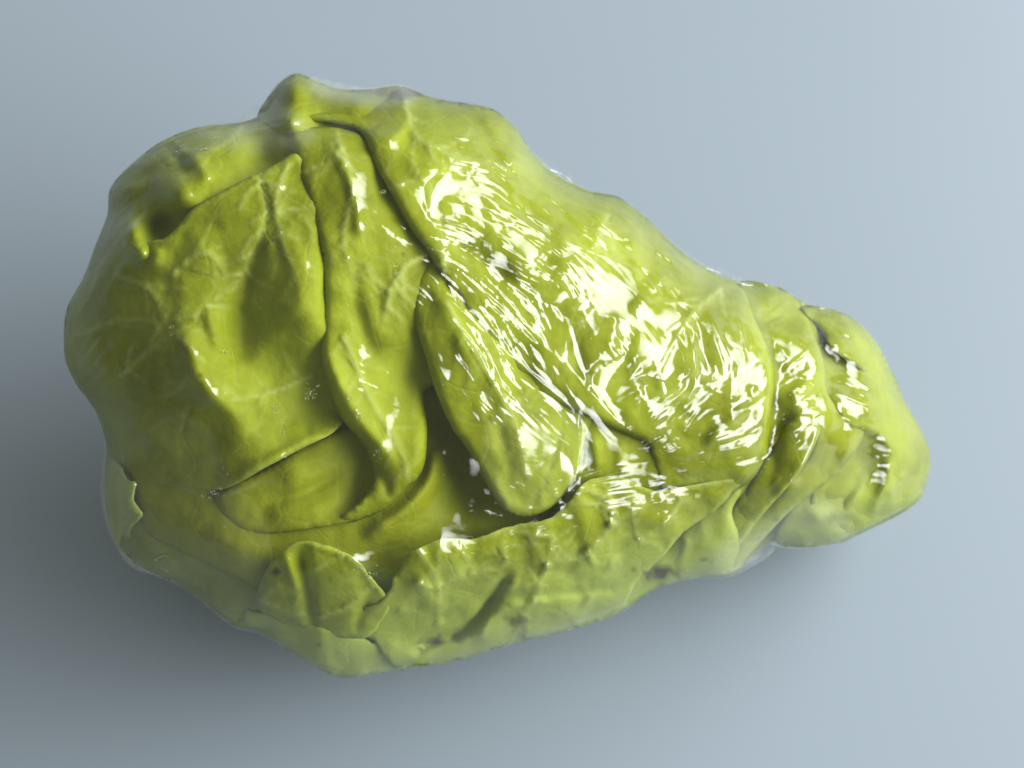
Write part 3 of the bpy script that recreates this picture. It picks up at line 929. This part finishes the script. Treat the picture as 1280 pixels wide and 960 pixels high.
# long tension folds and the swirl, traced one by one
for amp, wid, pts in [
        (4, 4, [(640,215),(680,240),(720,275),(760,300)]),(4, 5, [(555,255),(600,270),(660,285),(730,310),(800,340)]),(3, 4, [(520,275),(570,285),(620,300),(690,335)]),
        (5, 5, [(532,345),(560,372),(600,410),(650,455),(720,515)]),(4, 4, [(600,370),(650,415),(700,450),(750,505),(800,550)]),(3, 3.5, [(560,320),(610,330),(650,345),(690,360)]),
        (3.5, 6, [(712,420),(722,455),(745,490),(775,530),(800,548)]),(2, 5, [(705,440),(712,410),(740,395),(775,398),(790,410)]),(2, 4, [(730,440),(738,460),(750,465),(762,450)]),(2, 4, [(790,400),(800,430),(785,455),(765,460)]),
        (5, 5, [(865,395),(868,440),(868,480),(852,510)]),(4, 4, [(845,385),(862,420),(866,460)]),(5, 6, [(760,490),(800,470),(840,475),(870,450)]),(4, 5, [(800,530),(850,500),(890,470)]),
        (5, 5, [(870,530),(910,512),(950,490)]),(5, 5, [(800,573),(850,570),(910,562),(970,545)]),(4, 4, [(880,480),(905,495),(925,500)]),(4, 4, [(960,560),(985,545),(1010,525)]),
        (3, 4, [(130,300),(160,270),(175,255)]),(3, 4, [(118,335),(150,300),(185,265)]),(2, 3, [(300,160),(345,150),(380,150)])]:
    stroke(smooth_open(pts, 8), amp, wid)
# finer crinkles: noise smeared along the same directions
ga, gb = np.meshgrid(np.arange(0, 1281, 10.0), np.arange(0, 961, 10.0))
c2, s2 = np.zeros(ga.shape), np.zeros(ga.shape)
for q in range(ga.shape[0]):
    for r_ in range(ga.shape[1]):
        an = flow(ga[q, r_], gb[q, r_]) + 0.25 * float(vnoise(ga[q, r_], gb[q, r_], 45.0, 70))
        c2[q, r_], s2[q, r_] = math.cos(2 * an), math.sin(2 * an)
ang_ = 0.5 * np.arctan2(bilin(s2, GX / 10, GY / 10), bilin(c2, GX / 10, GY / 10))
vx_, vy_ = np.cos(ang_), np.sin(ang_)
src = blur(np.random.default_rng(5).standard_normal((960, 1280)), 1)


def smear(src, half):
    acc = src.copy()
    for sg in (1, -1):
        X, Y = GX.copy(), GY.copy()
        dx, dy = vx_ * sg, vy_ * sg
        for q in range(half):
            X, Y = X + dx, Y + dy
            i, j_ = np.clip(X, 0, 1279).astype(int), np.clip(Y, 0, 959).astype(int)
            acc += src[j_, i]
            nx, ny = vx_[j_, i], vy_[j_, i]
            fl = np.where(nx * dx + ny * dy < 0, -1.0, 1.0)
            dx, dy = nx * fl, ny * fl
    return acc


lic = smear(src, 16)
lic = lic / lic.std()
lic = np.sign(lic) * np.abs(lic) ** 1.3
licw = blur(smear(blur(np.random.default_rng(6).standard_normal((960, 1280)), 3), 30), 1)
licw = licw / licw.std()
msk = np.zeros((960, 1280))
for zx, zy, rx, ry, cnt, ln, wd, am in ZONES:
    d = ((GX - zx) / (rx * 1.15)) ** 2 + ((GY - zy) / (ry * 1.15)) ** 2
    msk = np.maximum(msk, np.exp(-d * d) * am / 2.0)
patch = np.clip(0.55 + 0.9 * fbm(GX, GY, 60, 90, 2), 0.1, 1.3)
WR += msk * (0.80 * lic * patch + 1.15 * licw) + 0.05 * lic + 0.20 * licw


def facets(angle, along, across, seed):
    """flat facets with sharp creases between them, as in crushed film"""
    g = np.random.default_rng(seed)
    ca, sa = math.cos(math.radians(angle)), math.sin(math.radians(angle))
    uu, vv_ = np.meshgrid(np.arange(-900, 900, along), np.arange(-900, 900, across))
    uu = uu + g.uniform(-.45, .45, uu.shape) * along + (np.arange(uu.shape[0]) % 2)[:, None] * along / 2
    vv_ = vv_ + g.uniform(-.45, .45, uu.shape) * across
    X, Y = 640 + uu * ca - vv_ * sa, 480 + uu * sa + vv_ * ca
    k = (X > 20) & (X < 1260) & (Y > 20) & (Y < 940)
    X, Y = X[k], Y[k]
    res = delaunay_2d_cdt([Vector((a, b)) for a, b in zip(X, Y)], [], [], 0, 0.01)
    V2 = np.array([(v.x, v.y) for v in res[0]])
    hh = g.uniform(-1, 1, len(V2))
    out = np.zeros((960, 1280))
    for f_ in res[2]:
        A, B, C = V2[f_[0]], V2[f_[1]], V2[f_[2]]
        lo, hi = np.floor(np.minimum(np.minimum(A, B), C)).astype(int), np.ceil(np.maximum(np.maximum(A, B), C)).astype(int) + 1
        xx, yy = GX[lo[1]:hi[1], lo[0]:hi[0]], GY[lo[1]:hi[1], lo[0]:hi[0]]
        den = (B[1] - C[1]) * (A[0] - C[0]) + (C[0] - B[0]) * (A[1] - C[1])
        if abs(den) < 1e-6:
            continue
        l1 = ((B[1] - C[1]) * (xx - C[0]) + (C[0] - B[0]) * (yy - C[1])) / den
        l2 = ((C[1] - A[1]) * (xx - C[0]) + (A[0] - C[0]) * (yy - C[1])) / den
        l3 = 1 - l1 - l2
        m = (l1 >= 0) & (l2 >= 0) & (l3 >= 0)
        sub = out[lo[1]:hi[1], lo[0]:hi[0]]
        sub[m] = (l1 * hh[f_[0]] + l2 * hh[f_[1]] + l3 * hh[f_[2]])[m]
    return out


up = np.clip((560 - GY + 0.1 * (GX - 700)) / 60, 0, 1) * np.clip((GX - 480) / 60, 0, 1) * np.clip((1110 - GX) / 60, 0, 1)
sw = np.exp(-(((GX - 800) / 120) ** 2 + ((GY - 450) / 80) ** 2) ** 2)
wobx, woby = 10 * fbm(GX, GY, 50, 130, 2), 10 * fbm(GX, GY, 50, 140, 2)
fa_ = bilin(facets(31, 74, 20, 21), GX + wobx, GY + woby)
fb_ = bilin(facets(-35, 40, 20, 22), GX + wobx, GY + woby)
fc_ = bilin(facets(-5, 80, 24, 23), GX + wobx, GY + woby)
rest_ = np.clip(1 - up, 0, 1) * np.clip((GX - 560) / 120, 0.12, 1)
WR += blur(fa_ * up * (1 - sw) * 5.5 + fb_ * sw * 5.5 + fc_ * rest_ * 3.0, 1)
FZ = rel + WR + 1.5 * fbm(GX, GY, 34, 80, 2)

# milky places where the film is gathered or doubled
LAY_SHEEN = np.full((960, 1280), 0.001)  # also takes the painted streaks of light on the folds


STEP = np.zeros((960, 1280))


def milky(poly, val, soft):
    P = smooth_closed(np.array(poly, float), 6.0)
    m = inside(GX, GY, P).astype(float)
    global LAY_SHEEN
    LAY_SHEEN = LAY_SHEEN + val * blur(m, soft)
    if soft <= 2:
        STEP[:] = STEP + 0.9 * blur(m, 1)


milky([(88,474),(112,486),(130,484),(148,498),(172,500),(186,512),(212,508),(236,520),(262,538),(290,600),(330,650),(340,735),(280,775),(180,720),(120,660),(120,540)], .035, 2)
milky([(126,560),(160,590),(170,690),(230,745),(300,790),(290,800),(180,720),(120,690)], .06, 4)
milky([(170,650),(250,700),(330,745),(340,790),(280,785),(180,715)], .03, 3)
milky([(330,800),(420,795),(500,805),(640,780),(790,750),(780,785),(640,820),(430,865),(370,835)], .05, 8)
milky([(820,745),(880,700),(940,660),(1000,630),(1050,630),(1060,690),(960,715),(900,735)], .11, 7)
milky([(296,160),(318,120),(345,100),(350,125),(345,150)], .16, 3)
milky([(388,95),(440,106),(500,100),(520,125),(470,132),(400,120)], .12, 4)
milky([(250,168),(330,160),(385,158),(392,178),(330,186),(280,182)], .09, 5)
milky([(640,140),(700,200),(760,240),(880,330),(860,340),(760,270),(690,250),(640,190)], .03, 8)
milky([(840,300),(930,340),(960,360),(930,420),(870,350)], .03, 8)
milky([(722,505),(722,600),(640,640),(600,560),(640,500)], .02, 1)


# film folds and edges; light they catch is painted in as pale haze
for val, wid, pts in [(.10, 3, [(116,345),(148,302),(186,262)]),(.10, 2.5, [(128,312),(150,285),(172,262)]),(.07, 2.5, [(135,290),(146,272),(160,258)]),(.09, 2.5, [(92,468),(112,440),(132,414)]),(.08, 2, [(98,478),(118,455),(136,432)]),
                      (.08, 2, [(108,486),(124,470),(138,452)]),(.08, 2.5, [(84,440),(96,418),(112,398)]),(.07, 2.5, [(96,398),(112,370),(124,340)]),(.09, 3, [(300,166),(345,158),(388,150)]),(.06, 2.5, [(410,190),(432,200),(450,225)]),
                      (.12, 3, [(130,590),(132,640),(146,684),(172,706)]),(.08, 3, [(640,800),(720,778),(790,752)]),(.10, 3, [(868,722),(915,712),(955,690)]),(.05, 2, [(722,508),(724,560),(718,604)]),(.05, 2, [(330,600),(300,612),(268,622)]),
                      (.07, 2.5, [(380,828),(430,842),(500,834)]),(.07, 2.5, [(1040,676),(1085,658),(1136,630)])]:
    P_ = smooth_open(pts, 5)
    k_ = near(GX, GY, P_, 4 * wid)
    d_, t_ = seg_dist(GX[k_], GY[k_], P_)
    LAY_SHEEN[k_] += val * np.exp(-(d_ / wid) ** 2) * np.clip(np.minimum(t_, 1 - t_) * 5, 0, 1)
    FZ[k_] += 2.0 * np.exp(-d_ / wid) * np.clip(np.minimum(t_, 1 - t_) * 5, 0, 1)
FZ = FZ + STEP
# never through a leaf
FZ = np.where(COMPOSITE > -5e3, np.maximum(FZ, blur(COMPOSITE, 1) + 1.2 - fbase), FZ)


def fdepth(x, y):
    return mid(x, y) + swell(U_FILM, x, y) + bilin(FZ, x, y)


NA, NR = 1700, 400
px, py, tq = polar(FSILP, NA, NR)
x, y = px.ravel(), py.ravel()
fade = np.repeat(np.clip((1 - tq) * 40, 0, 1), NA)
zf = mid(x, y) + swell(U_FILM, x, y) + bilin(FZ, x, y) * fade
Vf = to_world(x, y, zf)
Ff = sheet_faces(NR, NA)
# underside: coarser rings on the same rim
nb = 60
sel = np.unique(np.linspace(0, NR - 1, nb).astype(int))
bx, by = px[sel].ravel(), py[sel].ravel()
zb = mid(bx, by) - swell(U_FILM, bx, by, 1.16)
Vb = to_world(bx, by, zb)
Vb[:, 2] = np.maximum(Vb[:, 2], 0.0006)
Fb = sheet_faces(len(sel), NA, len(Vf), True)
last = len(Vf) + (len(sel) - 1) * NA
j = np.arange(NA)
rim = np.stack([(NR - 1) * NA + j, (NR - 1) * NA + (j + 1) % NA, last + (j + 1) % NA, last + j], -1)
lay_sheen = np.concatenate([bilin(LAY_SHEEN, x, y), np.full(len(Vb), .02)])
film = mesh_obj('clear_film', np.vstack([Vf, Vb]), np.vstack([Ff, Fb, rim]), M_FILM, cab, {'layers_sheen': lay_sheen})
film['label'] = 'wrinkled transparent wrap with bright window glare'

# ------------------------------------------------------------------ droplets and air bells under the film
ico_v, ico_f = [], []
ph = (1 + 5 ** .5) / 2
for a_ in (-1, 1):
    for b_ in (-ph, ph):
        ico_v += [(0, a_, b_), (a_, b_, 0), (b_, 0, a_)]
ico_v = np.array(ico_v, float)
ico_v /= np.linalg.norm(ico_v[0])
for i_ in range(12):
    for j_ in range(i_ + 1, 12):
        for k_ in range(j_ + 1, 12):
            e = [np.linalg.norm(ico_v[q] - ico_v[r_]) for q, r_ in ((i_, j_), (j_, k_), (i_, k_))]
            if max(e) < 1.1:
                nrm = np.cross(ico_v[j_] - ico_v[i_], ico_v[k_] - ico_v[i_])
                ico_f.append((i_, j_, k_) if nrm @ ico_v[i_] > 0 else (i_, k_, j_))
ico_f = np.array(ico_f)
M_DROP = bpy.data.materials.new('water_drop')
t = nt(M_DROP)
o_ = N(t, 'ShaderNodeOutputMaterial')
g_ = N(t, 'ShaderNodeBsdfGlass')
g_.inputs['IOR'].default_value = 1.33
g_.inputs['Roughness'].default_value = 0.02
t.links.new(g_.outputs[0], o_.inputs['Surface'])
dv, dfc = [], []
spots = []
for cx, cy, n, r in [(268,616,9,9),(202,697,7,7),(210,712,8,9),(288,590,3,10),(345,518,7,8),(352,537,5,7),(388,492,14,8),(218,412,4,6),(285,440,4,6),(448,712,5,8),(470,718,4,8),(490,340,3,6),(590,640,2,4),(445,520,4,6),(440,495,3,4),(470,570,3,10),(255,180,4,8),(268,172,3,6),(230,185,4,6),(478,240,3,6)]:
    spots += [(cx + rs.gauss(0, r * .6), cy + rs.gauss(0, r * .6), rs.uniform(1.0, 2.9)) for _ in range(n)]
spots += [(rs.uniform(150, 560), rs.uniform(190, 730), rs.uniform(.5, .9)) for _ in range(60)]
for x_, y_, r_ in spots:
    zz = float(fdepth(np.array([x_]), np.array([y_]))[0]) + r_ * .3
    dfc.append(ico_f + 12 * len(dv))
    c0 = to_world(np.array([x_]), np.array([y_]), np.array([zz]))[0]
    dv.append(c0 + ico_v * r_ * S)
drops = mesh_obj('water_drops', np.vstack(dv), np.vstack(dfc), M_DROP, cab)
drops['kind'] = 'stuff'
